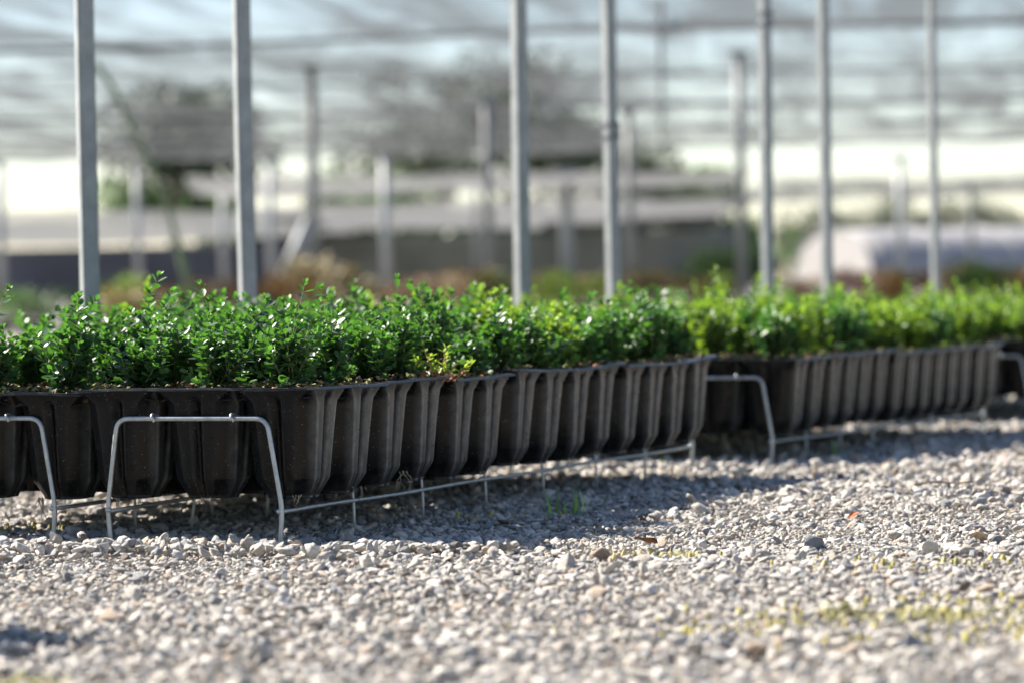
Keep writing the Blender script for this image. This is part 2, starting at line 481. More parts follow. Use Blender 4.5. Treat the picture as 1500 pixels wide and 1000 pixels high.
def rim_mesh(seed):
    r = random.Random(seed)
    hx = 1.5 * P + .0035; hy = TL / 2 - .0034
    bx = [-hx]; by = [-hy]
    for i in range(3):
        c = (i - 1) * P; bx += [c - .0405, c + .0405]
    for j in range(2):
        c = (j - .5) * P; by += [c - .0405, c + .0405]
    bx.append(hx); by.append(hy)
    V = []; idx = {}
    bm = bmesh.new()
    vs = [[bm.verts.new((x, y, RIM)) for x in bx] for y in by]
    for j in range(len(by) - 1):
        for i in range(len(bx) - 1):
            if i % 2 == 1 and j % 2 == 1: continue
            bm.faces.new((vs[j][i], vs[j][i + 1], vs[j + 1][i + 1], vs[j + 1][i]))
    # outer skirt turned down
    ring = [vs[0][i] for i in range(len(bx))] + [vs[j][-1] for j in range(1, len(by))] + [vs[-1][i] for i in range(len(bx) - 2, -1, -1)] + [vs[j][0] for j in range(len(by) - 2, 0, -1)]
    low = [bm.verts.new((v.co.x * 1.004 + math.copysign(.0006, v.co.x), v.co.y * 1.004 + math.copysign(.0006, v.co.y), RIM - .0026)) for v in ring]
    m = len(ring)
    for k in range(m):
        bm.faces.new((ring[k], low[k], low[(k + 1) % m], ring[(k + 1) % m]))
    bmesh.ops.recalc_face_normals(bm, faces=bm.faces)
    bmesh.ops.subdivide_edges(bm, edges=[e for e in bm.edges if e.calc_length() > .02], cuts=3, use_grid_fill=False)
    ph = Vector((seed * 11.3, 0, 0))
    for v in bm.verts:
        v.co.z += .0016 * noise.noise(v.co * 22 + ph) + .0010 * noise.noise(v.co * 9 + ph)
    bmesh.ops.solidify(bm, geom=list(bm.faces), thickness=.0011)
    me = bm_mesh('rim', bm); me.materials.append(M_plastic)
    ea = me.attributes.new('edge', 'FLOAT', 'POINT'); ea.data.foreach_set('value', [.4] * len(me.vertices))
    return me
rim_meshes = [rim_mesh(i) for i in range(4)]

def soil_mesh(seed):
    r = random.Random(seed); bm = bmesh.new()
    n = 9; h = .0408
    vs = [[None] * n for _ in range(n)]
    for j in range(n):
        for i in range(n):
            x = -h + 2 * h * i / (n - 1); y = -h + 2 * h * j / (n - 1)
            z = RIM - .009 + .006 * noise.noise(Vector((x * 60, y * 60, seed * 3))) + .004 * (1 - (x * x + y * y) / h / h)
            vs[j][i] = bm.verts.new((x * .985, y * .985, z))
    for j in range(n - 1):
        for i in range(n - 1): bm.faces.new((vs[j][i], vs[j][i + 1], vs[j + 1][i + 1], vs[j + 1][i]))
    me = bpy.data.meshes.new('soil'); nb = len(bm.faces)
    tint = [0.0] * nb; mats = [0] * nb
    for k in range(170):
        x = r.uniform(-h, h) * .97; y = r.uniform(-h, h) * .97; z = RIM - .008 + r.uniform(0, .0125)
        L = r.uniform(.0012, .0055); W = L * r.uniform(.25, .8)
        M = Euler((r.gauss(0, .5), r.gauss(0, .5), r.uniform(0, 6.28))).to_matrix()
        q = [bm.verts.new(Vector((x, y, z)) + M @ Vector(c)) for c in ((-L, 0, 0), (0, -W, .0005), (L, 0, 0), (0, W, .0006))]
        top = bm.verts.new(Vector((x, y, z)) + M @ Vector((0, 0, W * .8)))
        for a in range(4): bm.faces.new((q[a], q[(a + 1) % 4], top))
        t = r.random(); tint += [t] * 4; mats += [1] * 4
    bm.to_mesh(me); bm.free()
    at = me.attributes.new('tint', 'FLOAT', 'FACE'); at.data.foreach_set('value', tint)
    me.materials.append(M_soil); me.materials.append(M_chip)
    me.polygons.foreach_set('material_index', mats)
    return me
soil_meshes = [soil_mesh(i) for i in range(5)]

# leaves ------------------------------------------------------------
LEAF = [(0, 0, 0), (.5, 0, -.05), (1, 0, 0.02), (.20, .17, .02), (.55, .31, .05), (.87, .22, .05), (.20, -.17, .02), (.55, -.31, .05), (.87, -.22, .05)]
LF = [(0, 3, 4, 1), (1, 4, 5, 2), (0, 1, 7, 6), (1, 2, 8, 7)]
def add_leaf(V, F, T, p, d, nrm, L, tint, wide=1.0):
    d = d.normalized(); s = d.cross(nrm)
    if s.length < 1e-4: s = d.orthogonal()
    s.normalize(); n = s.cross(d).normalized()
    b = len(V)
    for (a, w, h) in LEAF:
        V.append(p + d * (a * L) + s * (w * L * wide) + n * ((h - .12 * a * a) * L))
    for f in LF: F.append(tuple(b + i for i in f)); T.append(tint)

def shoot(V, F, T, SB, r, p0, dirv, length, rad, leafL, curl, tint0, tint1, start=.12, twigs=0, step=.0070):
    """one leafy shoot with opposite pairs of leaves, each pair turned by a right angle"""
    n = max(3, int(length / .012)); pts = [p0.copy()]; d = dirv.normalized()
    for i in range(n):
        d = (d + Vector((r.gauss(0, .10), r.gauss(0, .10), curl + r.gauss(0, .05)))).normalized()
        pts.append(pts[-1] + d * length / n)
    SB.tube(pts, [rad * (1 - .6 * i / n) for i in range(n + 1)], 5, False)
    seg = length / n; s = start * length; k = r.randint(0, 1)
    side = Vector((r.gauss(0, 1), r.gauss(0, 1), r.gauss(0, .3)))
    while s < length:
        i = min(n - 1, int(s / seg)); f = s / seg - i
        p = pts[i].lerp(pts[i + 1], f); ax = (pts[i + 1] - pts[i]).normalized()
        a = side.cross(ax).normalized(); b = ax.cross(a).normalized()
        q = a if k % 2 == 0 else b
        fr = s / length
        for sg in (-1, 1):
            if r.random() < .07: continue
            out = q * sg
            open_ = r.uniform(.55, 1.0) * (1 - .45 * fr)
            dd = (ax * (1.0 - open_ * .55) + out * (open_ + .15) + Vector((r.gauss(0, .16), r.gauss(0, .16), r.gauss(0, .16))))
            L = leafL * r.uniform(.78, 1.12) * (1 if fr < .8 else 1 - (fr - .8) * 2.2)
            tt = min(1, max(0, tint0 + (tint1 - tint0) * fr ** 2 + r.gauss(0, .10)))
            add_leaf(V, F, T, p, dd, ax + out * -.3, L, tt, r.uniform(.9, 1.1))
        s += step * r.uniform(.85, 1.25); k += 1
    # terminal tuft
    for j in range(4):
        an = j * 1.57 + r.uniform(0, .6)
        a = d.orthogonal().normalized(); b = d.cross(a)
        out = a * math.cos(an) + b * math.sin(an)
        add_leaf(V, F, T, pts[-1], d * 1.1 + out * r.uniform(.25, .55), d - out * .5, leafL * r.uniform(.45, .75), min(1, tint1 + .1), .85)
    for j in range(twigs):
        i = r.randint(1, n - 1)
        dd = (pts[i + 1] - pts[i]).normalized() + Vector((r.gauss(0, .7), r.gauss(0, .7), r.uniform(-.1, .4)))
        shoot(V, F, T, SB, r, pts[i], dd, length * r.uniform(.28, .5), rad * .6, leafL * .9, .10, tint0, tint1, .12, 0, step)

def boxwood_variant(seed, mat):
    r = random.Random(seed); V = []; F = []; T = []; SB = MB()
    base = Vector((0, 0, 0))
    SB.tube([(0, 0, -.006), (r.gauss(0, .001), 0, .006), (r.gauss(0, .002), r.gauss(0, .002), .016)], [.0026, .0022, .0018], 6)
    top = Vector((0, 0, .010))
    for k in range(15):
        an = k * 2.4 + r.uniform(-.3, .3); sp = r.uniform(.05, .80) if k > 2 else r.uniform(0, .25)
        dv = Vector((math.cos(an) * sp, math.sin(an) * sp, 1.0))
        ln = r.uniform(.055, .078) * (1.0 if sp < .6 else .80)
        if k == 1: ln = r.uniform(.080, .108)
        if k == 2: ln = r.uniform(.070, .090)
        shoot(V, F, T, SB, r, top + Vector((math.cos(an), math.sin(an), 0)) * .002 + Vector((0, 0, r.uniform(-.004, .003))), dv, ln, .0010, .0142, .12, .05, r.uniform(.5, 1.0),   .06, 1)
    for k in range(5):
        an = k * 2.1 + r.uniform(-.4, .4)
        shoot(V, F, T, SB, r, top, Vector((math.cos(an), math.sin(an), r.uniform(.10, .7))), r.uniform(.028, .042), .0008, .0125, .06, .0, .45, .15, 0)
    fm = mesh('foliage', V, F, True)
    at = fm.attributes.new('tint', 'FLOAT', 'FACE'); at.data.foreach_set('value', T)
    fm.materials.append(mat)
    sm = SB.mesh('stem'); sm.materials.append(M_stem)
    return fm, sm

def fresh(me):
    m2 = me.copy(); m2.materials[0] = M_leaf2; return m2
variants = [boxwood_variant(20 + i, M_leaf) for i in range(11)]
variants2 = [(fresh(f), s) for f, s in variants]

def make_tray(i):
    t = empty('nursery_tray')
    rm = link('rim', rim_meshes[i % 4], None, t)
    for a in range(3):
        for b in range(2):
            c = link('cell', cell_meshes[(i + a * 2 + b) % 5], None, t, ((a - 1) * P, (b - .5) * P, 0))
            s = link('soil', soil_meshes[(i + a + b * 3) % 5], None, c)
            s.rotation_euler = (0, 0, ((i + a + b) % 4) * math.pi / 2)
    return t

def make_rack():
    W = .189; L = 7 * TL; HT = .127; r = .0019
    t = empty('wire_rack')
    for y, sg in ((0, -1), (L, 1)):
        m = MB()
        pts = bend([(0.004, y, -.012), (.0025, y, .0), (.0055, y + sg * .0, .036), (-.010, y, HT), (-W + .010, y, HT), (-W - .003, y, .036), (-W, y, 0), (-W - .001, y, -.012)], .013, 6)
        m.tube(pts, .0025, 10)
        for wx in (.0035, -W - .001): m.tube([(wx - .0035, y, .0335), (wx - .001, y - .0005, .0342), (wx + .0022, y, .0337)], [.0022, .0037, .0020], 8)
        m.build('end_hoop', M_wire, t)
    for x in (.0035, -W - .001):
        m = MB(); n = 22
        m.tube([(x + (.0022 if x > 0 else -.0022) * 0 + .0004 * math.sin(k * 1.9), L * k / n, .0335 + .0006 * math.sin(k * .9 + x * 40)) for k in range(n + 1)], .0021, 8)
        m.build('side_rail', M_wire, t)
    for x in (-W / 2 + P / 2, -W / 2 - P / 2):
        m = MB()
        pts = bend([(x + .006, -.006, HT - .003), (x + .003, -.007, HT + .003), (x, 0.002, HT + .0045), (x, .02, HT + .0002), (x, L - .02, HT), (x, L + .002, HT + .004), (x, L + .006, HT - .001)], .003, 3)
        m.tube(pts, .0017, 8); m.build('top_wire', M_wire, t)
    for k in range(1, 7):
        y = k * TL; m = MB()
        lean = -.006
        pts = bend([(.004, y + lean, -.012), (.0005, y, .033), (-.012, y + .002, HT - .004), (-W + .012, y + .002, HT - .004), (-W + .002, y, .033), (-W, y + lean, -.012)], .012, 4)
        m.tube(pts, .0016, 8); m.build('support_hoop', M_wire, t)
    return t

ORD = ['first', 'second', 'third', 'fourth', 'fifth', 'sixth', 'seventh']
# (row name, rack name, u0, v0, zdrop, trays kept, fresh foliage)
RACKS = [
    ('front row', 'nearest rack', 0.0, 0.0, 0.0, range(7), False),
    ('front row', 'middle rack', 1.63, 0.0, -.012, range(7), True),
    ('front row', 'farthest rack', 3.26, 0.0, -.024, range(4), True),
    ('second row', 'nearest rack', .012, -.2655, 0.0, range(7), False),
    ('second row', 'middle rack', 1.62, -.2655, -.012, range(7), True),
    ('second row', 'farthest rack', 3.25, -.2655, -.024, range(7), True),
    ('third row', 'nearest rack', .02, -.531, 0.0, range(4, 7), False),
    ('third row', 'middle rack', 1.62, -.531, -.012, range(7), True),
    ('third row', 'farthest rack', 3.25, -.531, -.024, range(4), True),
]
rack_proto = None; tray_protos = []
count = 0
W = .189
WHERE = {('front row', 'nearest rack'): 'in front', ('front row', 'middle rack'): 'beyond the near rack’s end'}
for ri, (rown, rackn, u0, v0, zd, keep, fr) in enumerate(RACKS):
    loc = row(u0, v0, zd)
    if rack_proto is None: rack_proto = rk = make_rack()
    else: rk = copy_tree(rack_proto)
    rk.location = loc; rk.rotation_euler = (R(-.55) if zd < 0 and zd > -.02 else 0, 0, -A_ROW)
    tag(rk, f'galvanised wire carrying rack holding pot trays, {rackn} of the {rown}', 'wire rack', 'wire racks carrying pot trays')
    sl = -.0095 if (zd < 0 and zd > -.02) else 0.0
    for k in keep:
        if len(tray_protos) < 4:
            tr = make_tray(len(tray_protos)); tray_protos.append(tr)
        else: tr = copy_tree(tray_protos[rnd.randint(0, 3)])
        lu = (k + .5) * TL + rnd.gauss(0, .0008); lv = -W / 2 + rnd.gauss(0, .0016)
        p = Vector(row(u0 + lu, v0 + lv, zd + TZ + sl * lu + rnd.gauss(0, .0019)))
        tilt = (R(rnd.gauss(0, .75)), R(rnd.gauss(0, .45)), -A_ROW + R(rnd.gauss(0, .5)))
        tr.location = p; tr.rotation_euler = tilt
        end = 'nearest' if k == 0 else ORD[k]
        pos = 'nearest tray' if k == 0 else f'{ORD[k]} tray from the near end'
        tag(tr, f'black plastic six-cell tray, {pos}, {rackn} of the {rown}', 'plant tray', 'black pot trays hanging in wire racks')
        Mt = Matrix.Translation(p) @ Euler(tilt).to_matrix().to_4x4()
        for a in range(3):
            for b in range(2):
                vi = rnd.randrange(len(variants)); frac = (0, 0, 0, 0, .2, .4, .5)[k] if rackn == 'nearest rack' else .8
                f, s = (variants2 if rnd.random() < frac else variants)[vi]
                wp = Mt @ Vector(((a - 1) * P + rnd.gauss(0, .003), (b - .5) * P + rnd.gauss(0, .003), RIM - .009))
                pl = empty('boxwood_plant', wp)
                pl.rotation_euler = (R(rnd.gauss(0, 5)), R(rnd.gauss(0, 5)), rnd.uniform(0, 6.28))
                sx = rnd.uniform(.92, 1.12); sz = sx * rnd.uniform(.70, .93)
                q = rnd.random(); sz *= .85 if q < .06 else 1.13 if q > .92 else 1
                pl.scale = (sx * 1.06, sx * 1.06, sz)
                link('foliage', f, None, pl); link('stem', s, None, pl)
                where = ('far-side', 'middle', 'near-side')[a]
                cell = f"{('near', 'far')[b]} {('left', 'centre', 'right')[a]} cell"
                tag(pl, f'young green boxwood, {cell} of {ORD[k]} tray, {rackn} of the {rown}', 'shrub', 'young boxwood plants in pot trays')
                count += 1

# unseen tray added outside the frame so its plants shade the lower left gravel
tr = copy_tree(tray_protos[1]); trp = Vector((-.625, 2.61, .004)); tr.location = trp; tr.rotation_euler = (0, 0, -A_ROW)
tag(tr, 'black plastic six-cell tray added out of view at left to shade the foreground gravel', 'plant tray')
for a in range(3):
    for b in range(2):
        f, s = variants[(a * 2 + b) % 11]
        pl = empty('boxwood_plant', trp + Matrix.Rotation(-A_ROW, 3, 'Z') @ Vector(((a - 1) * P, (b - .5) * P, RIM - .009)), a + b * 2.)
        link('foliage', f, None, pl); link('stem', s, None, pl)
        tag(pl, f"young green boxwood in the {('far', 'near')[1 - b]} {('left', 'centre', 'right')[a]} cell of the added out-of-view tray that shades the gravel", 'shrub', 'young boxwood plants in pot trays')
# roots hanging below the near trays
def root_strand(parent, x, y, z, L, seed):
    r = random.Random(seed); m = MB()
    for s in range(r.randint(4, 7)):
        p = Vector((x + r.gauss(0, .004), y + r.gauss(0, .004), z)); pts = [p.copy()]
        d = Vector((r.gauss(0, .6), r.gauss(0, .6), -1)); n = 9; ln = L * r.uniform(.2, 1) if s else L
        for k in range(n):
            d = (d + Vector((r.gauss(0, .45), r.gauss(0, .45), -.25))).normalized()
            p = p + d * ln / n; pts.append(p.copy())
        m.tube(pts, [.0006 * (1 - .7 * k / n) for k in range(n + 1)], 4, False)
    m.build('root', M_root, parent)

first_trays = [o for o in COL.objects if o.name.startswith('nursery_tray') and o.get('label', '').endswith('nearest rack of the front row')]
first_trays.sort(key=lambda o: o.location.y)
root_strand(first_trays[0], -.09, -.085, .001, .030, 1)
root_strand(first_trays[0], 0.01, -.082, .002, .012, 2)
root_strand(first_trays[0], .11, -.07, .004, .020, 3)
root_strand(first_trays[0], .12, .05, .006, .016, 4)
root_strand(first_trays[1], .122, -.02, .014, .034, 5)
root_strand(first_trays[2], .118, .03, .004, .014, 6)
root_strand(first_trays[4], .118, .03, .004, .014, 8)
sec = sorted([o for o in COL.objects if o.name.startswith('nursery_tray') and 'nearest rack of the second row' in o.get('label', '')], key=lambda o: o.location.y)
root_strand(sec[0], .07, -.07, .002, .03, 9)

# weed with reddish stems growing in the fourth cell of the near side
def weed(loc):
    r = random.Random(77); V = []; F = []; T = []; SB = MB()
    t = empty('weed_seedling', loc)
    for k in range(15):
        an = r.uniform(0, 6.28); sp = r.uniform(.4, 1.5)
        d = Vector((math.cos(an) * sp, math.sin(an) * sp, .9)).normalized(); p = Vector((r.gauss(0, .010), r.gauss(0, .010), 0)); pts = [p.copy()]
        n = 6; L = r.uniform(.022, .048)
        for i in range(n):
            d = (d + Vector((r.gauss(0, .12), r.gauss(0, .12), .02))).normalized(); p = p + d * L / n; pts.append(p.copy())
            if i > 1:
                for sg in (-1, 1):
                    o = Vector((r.gauss(0, 1), r.gauss(0, 1), .4)).normalized()
                    add_leaf(V, F, T, p, d * .4 + o, Vector((0, 0, 1)), r.uniform(.006, .0095), r.uniform(.2, 1), .75)
        SB.tube(pts, [.0009 * (1 - .5 * i / n) for i in range(n + 1)], 5, False)
    fm = mesh('foliage', V, F, True); at = fm.attributes.new('tint', 'FLOAT', 'FACE'); at.data.foreach_set('value', T)
    link('foliage', fm, M_weed, t); SB.build('stem', M_redstem, t)
    tag(t, 'yellow-green weed with reddish stems growing beside the boxwoods in the front tray', 'weed')
weed(row(.34, .038, TZ + RIM - .004))
weed2 = None

# grass tufts, litter, moss on the gravel
def tuft(name, loc, n, h, mat, label, cat, seed, spread=.012, group=None):
    r = random.Random(seed); V = []; F = []
    for k in range(n):
        an = r.uniform(0, 6.28); p = Vector((r.gauss(0, spread), r.gauss(0, spread), -.004)); L = h * r.uniform(.5, 1.1)
        side = Vector((-math.sin(an), math.cos(an), 0)) * h * .055; out = Vector((math.cos(an), math.sin(an), 0))
        b = len(V); m = 5; ln = r.uniform(.1, .7)
        for i in range(m):
            t = i / (m - 1); c = p + Vector((0, 0, L * t * (1 - .2 * ln * t))) + out * (ln * L * t * t)
            w = (1 - t) ** .7 + .03
            V.append(c - side * w); V.append(c + side * w)
        for i in range(m - 1): F.append((b + 2 * i, b + 2 * i + 1, b + 2 * i + 3, b + 2 * i + 2))
    o = link(name, mesh(name, V, F, True), mat, None, (loc[0], loc[1], gz(loc[0], loc[1]) + .004))
    tag(o, label, cat, group)
def gp(px, py, z=0):   # a spot on the gravel
    return (px, py)
tuft('grass_tuft', (.475, 4.98), 9, .030, M_grass, 'small bright green grass tuft on gravel beside the middle rack', 'grass tuft', 1)
tuft('grass_tuft', (.78, 4.95), 7, .024, M_grass, 'tiny green seedling on the shadow edge, left of the dry grass', 'grass tuft', 2)
tuft('dry_grass_tuft', (.835, 4.90), 60, .036, M_drygrass, 'straw-yellow dry grass tuft on gravel at the right edge', 'grass tuft', 3, .030)
tuft('grass_tuft', (.055, 3.74), 12, .032, M_grass, 'thin green grass sprout in the shadow beside the near rack', 'grass tuft', 4, .014)
tuft('dry_grass_tuft', (.085, 3.16), 40, .014, M_drygrass, 'flat straw-coloured grass patch on gravel by the brown dead leaf', 'grass tuft', 5, .030)
tuft('grass_tuft', (.90, 4.75), 9, .022, M_grass, 'low green sprig in front of the dry grass tuft', 'grass tuft', 6, .02)
tuft('grass_tuft', (.205, 4.72), 5, .02, M_grass, 'lone green seedling on sunlit gravel behind the near rack', 'grass tuft', 8, .006)
def leaf_litter(name, loc, size, mat, label, seed, cat='dead leaf'):
    r = random.Random(seed); bm = bmesh.new(); n = 7
    vs = []
    for j in range(n):
        rowv = []
        for i in range(5):
            t = j / (n - 1); w = math.sin(math.pi * (t * .9 + .05)) * .45
            x = (i - 2) / 2 * w; y = t - .5
            rowv.append(bm.verts.new((x * size, y * size, size * (.30 * x * x * 3 + .25 * (y * y) + .08 * noise.noise(Vector((x * 5, y * 5, seed)))))))
        vs.append(rowv)
    for j in range(n - 1):
        for i in range(4): bm.faces.new((vs[j][i], vs[j][i + 1], vs[j + 1][i + 1], vs[j + 1][i]))
    bmesh.ops.solidify(bm, geom=list(bm.faces), thickness=.0004)
    o = link(name, bm_mesh(name, bm, True), mat, None, (loc[0], loc[1], gz(*loc) + .010))
    o.rotation_euler = (r.uniform(.2, .7), r.uniform(-.3, .3), r.uniform(0, 6)); tag(o, label, cat)
leaf_litter('dead_leaf', (.125, 3.20), .026, M_deadleaf, 'curled dark brown dead leaf on the sunlit gravel beside the rack', 3)
leaf_litter('fallen_leaf', (.36, 3.55), .014, M_orange, 'small bright orange leaf fragment lying on the gravel', 5)
m = MB(); m.tube([(-.03, 0, 0), (-.01, .002, .003), (.02, -.001, .001), (.04, .004, .002)], .0012, 6)
tw = m.build('twig', M_twig, loc=(.50, 3.93, gz(.5, 3.93) + .010)); tag(tw, 'thin brown twig lying on gravel at right', 'twig')
# one bigger upright sunlit stone and a brown stone that stand out
def lone_stone(loc, s, i, label, mat, rz=0, sc_=(1, 1, 1)):
    me = stones.objects[i].data.copy(); me.materials.clear(); me.materials.append(mat)
    o = link('stone', me, None, None, (loc[0], loc[1], gz(*loc) + s * .5)); o.scale = (s * sc_[0], s * sc_[1], s * sc_[2]); o.rotation_euler = (.3, .2, rz)
    tag(o, label, 'stone')
M_st1 = simple('cream_stone', (.55, .50, .44), .85, var=.2, scale=2.5, bump=.06); M_st2 = simple('brown_stone', (.26, .20, .15), .85, var=.3, scale=2.5, bump=.06)
M_st3 = simple('tan_stone', (.50, .38, .28), .85, var=.2, scale=2.5, bump=.06)
lone_stone((-.178, 3.20), .0125, 3, 'upright cream stone catching the sun beside the rack foot', M_st1, .4, (.8, .8, 1.15))
lone_stone((.075, 3.06), .015, 5, 'brown angular stone left of the curled dead leaf', M_st2, 1.0)
lone_stone((.455, 3.27), .014, 8, 'smooth tan stone on sunlit gravel at right', M_st3, 2.0, (1.1, .9, .7))

# moss patches (low, broken cushions between the stones)
def moss():
    V = []; F = []; r = random.Random(5)
    spots = [(.255, 2.50, .11, 70), (.36, 2.62, .05, 26), (.40, 2.42, .06, 30), (.31, 2.35, .05, 20), (.16, 2.47, .04, 20), (.46, 2.58, .06, 40), (.39, 3.0, .07, 24), (.33, 2.9, .05, 16), (.50, 2.95, .05, 16), (.19, 3.1, .06, 12), (-.56, 3.62, .06, 40), (-.02, 3.68, .04, 14)]
    for (cx, cy, s, n) in spots:
        for k in range(n):
            x = cx + r.gauss(0, s); y = cy + r.gauss(0, s * .45); q = r.uniform(.001, .0028); z = gz(x, y) + .001 + r.uniform(0, .005)
            b = len(V); V.append((x, y, z + q * .5)); m_ = 7
            for ring, (rr, hh) in enumerate(((.6, .55), (1, 0))):
                for a in range(m_):
                    an = a * 6.283 / m_; j = r.uniform(.7, 1.2)
                    V.append((x + math.cos(an) * q * rr * j, y + math.sin(an) * q * rr * j, z + q * hh * j - (.003 if ring else 0)))
            for a in range(m_):
                F.append((b, b + 1 + a, b + 1 + (a + 1) % m_))
                F.append((b + 1 + a, b + 1 + m_ + a, b + 1 + m_ + (a + 1) % m_, b + 1 + (a + 1) % m_))
    o = link('moss', mesh('moss', V, F, True), M_moss); tag(o, 'yellow-green moss growing between the stones at lower right', 'moss', kind='stuff')
moss()

# ------------------------------------------------------------------ posts among the racks (pairs of square steel tubes)
LEANL = [('square galvanised post at far left, lit along its left edge', -.585, 4.60, 21, .0215),
         ('square galvanised post, second from the left', -.404, 5.05, 22, .0215),
         ('galvanised post at the centre, left one of its pair', .0105, 6.08, 36, .0225),
         ('galvanised post right of centre, right one of its pair', .190, 6.53, 36, .0215),
         ('galvanised post on the right, left one of its pair', .560, 7.45, 39, .0215),
         ('galvanised post on the right, right one of its pair', .735, 7.89, 39, .0215),
         ('thin galvanised post farthest right in the near line', 1.105, 8.81, 36, .0175)]
for (lab, x, y, al, s) in LEANL:
    s *= 1.1; x += .0015 * y
    bm = bmesh.new(); bmesh.ops.create_cube(bm, size=1)
    for v in bm.verts:
        v.co.x *= s; v.co.y *= s; v.co.z = v.co.z * 3.6 + 1.7
    bmesh.ops.bevel(bm, geom=[e for e in bm.edges if abs(e.verts[0].co.z - e.verts[1].co.z) > 1], offset=s * .14, segments=3, affect='EDGES')
    bmesh.ops.subdivide_edges(bm, edges=[e for e in bm.edges if abs(e.verts[0].co.z - e.verts[1].co.z) > 1], cuts=40)
    for v in bm.verts:
        v.co.x += .0012 * noise.noise(Vector((0, y, v.co.z * 3)))
    o = link('steel_post', bm_mesh('steel_post', bm), M_post, None, (x, y, gz(x, y)))
    o.rotation_euler = (R(rnd.gauss(0, .1)), R(rnd.gauss(0, .15)), R(al))
    tag(o, lab, 'post', 'galvanised posts among the racks')
    cz = {2: .95, 4: .57, 5: .80, 6: .62}.get(LEANL.index((lab, x, y, al, s / 1.1)), None) if False else (.57 if 'right of centre' in lab else .86 if 'left one' in lab and 'right,' in lab else None)
    if cz:
        m = MB()
        for dz in (-.012, .012): m.box((0, 0, cz + dz), (s * 1.16, s * 1.16, .007))
        m.box((s * .64, 0, cz), (s * .22, s * .5, .034)); m.build('clamp', M_cable, o, False)

# ------------------------------------------------------------------ shade house behind
def cloth(name, x0, x1, y0, y1, z, nx_, ny_, mat, label, sag, bay, seed, edge=0.0, skew=0.0):
    V = []; F = []
    for j in range(ny_ + 1):
        for i in range(nx_ + 1):
            x = x0 + (x1 - x0) * i / nx_
            fy = j / ny_
            y = y0 + (y1 - y0) * fy + skew * (x - x0)
            q = (fy * (y1 - y0) / bay) % 1.0
            zz = z - sag * 4 * q * (1 - q) * (1 + .35 * math.sin(x * .35 + seed))
            zz += .07 * noise.noise(Vector((x * .55 + y * .25, y * .42, seed))) + .05 * noise.noise(Vector((x * 1.6 + y * .9, y * .5, seed + 9)))
            if j in (0, ny_): zz += edge * math.sin(x * .5 + seed)
            V.append((x, y, zz))
    for j in range(ny_):
        for i in range(nx_):
            a = j * (nx_ + 1) + i; F.append((a, a + 1, a + nx_ + 2, a + nx_ + 1))
    o = link(name, mesh(name, V, F, True), mat); tag(o, label, 'shade cloth', 'shade cloths')
    return o
cloth('shade_cloth', -16, 18, 25.5, 57, 2.42, 150, 150, M_roofcloth, 'grey woven shade cloth stretched overhead across the upper picture', .08, 6.3, 1, .06, -.16)
cloth('shade_cloth', -6.4, 4.8, 66, 76, 2.42, 50, 30, M_whitecloth, 'pale shade cloth strip just under the big grey roof, behind the centre posts', .14, 5, 4, .05)
cloth('shade_cloth', -7.0, 6.3, 85, 112, 2.36, 50, 50, M_whitecloth, 'pale sagging shade cloth roof low behind the centre posts', .26, 9, 14, .05)
cloth('shade_cloth', 5.5, 20, 72, 90, 2.42, 50, 40, M_roofcloth, 'thin grey shade cloth strip above the white tunnel at right', .12, 6, 6, .05)
cloth('shade_cloth', -20, -5.9, 92, 140, 2.42, 50, 50, M_whitecloth, 'pale shade cloth roof low at far left', .25, 12, 8, .05)
def vertical_cloth(name, x0, x1, y, z0, z1, mat, label, seed, sagtop=.0, n=50):
    V = []; F = []
    for i in range(n + 1):
        x = x0 + (x1 - x0) * i / n; t = i / n
        for k in range(7):
            q = k / 6
            zt = z1 - sagtop * 4 * t * (1 - t)
            z = z0 + (zt - z0) * q
            V.append((x, y + .12 * math.sin(x * 2.1 + seed) * (1 - q) + .15 * noise.noise(Vector((x * .8, q, seed))), z))
    for i in range(n):
        for k in range(6):
            a = i * 7 + k; F.append((a, a + 7, a + 8, a + 1))
    me = mesh(name, V, F, True); o = link(name, me, mat); s = o.modifiers.new('thickness', 'SOLIDIFY'); s.thickness = .01
    tag(o, label, 'screen'); return o
vertical_cloth('side_screen', -20, -6.6, 110, -.05, 1.66, M_darkcloth, 'dark blue-grey side screen below the pale roof at left', 1)
vertical_cloth('side_screen', -5.9, 7.1, 106, -.05, 1.80, M_greycloth, 'long grey side screen behind the centre posts', 2)
vertical_cloth('hanging_cloth', 1.0, 6.3, 100, 1.85, 2.45, M_whitecloth, 'sagging pale cloth drape hanging under the centre roof', 3, -.0)

# cables across the shade roof
def cable(y, z, x0, x1, r, lab, skew=-.16):
    m = MB(); n = 24
    m.tube([(x0 + (x1 - x0) * k / n, y + skew * (x0 + (x1 - x0) * k / n + 16), z - .06 * math.sin(k * math.pi / 6) ** 2) for k in range(n + 1)], r, 6)
    o = m.build('roof_cable', M_cable); tag(o, lab, 'cable', 'cables carrying the shade cloth')
for i, yy in enumerate((25.5, 31.8, 38.1, 44.4, 50.7, 57.0)):
    cable(yy, 2.46, -16, 18, .028 if i in (1, 3) else .016, f'dark cable under the grey shade cloth, {ORD[i]} from the front')

for i, (xa, xb) in enumerate(((-9.0, -4.5), (1.2, 2.6))):
    m = MB(); m.tube([(xa + (xb - xa) * k / 20, 26 + 31 * k / 20, 2.43 - .05 * math.sin(k * 1.3) ** 2) for k in range(21)], .022, 6)
    tag(m.build('roof_purlin', M_cable), 'dark lengthwise roof tube under the shade cloth, ' + ('crossing the left side', 'near the top centre')[i], 'purlin', 'lengthwise tubes under the shade cloth')
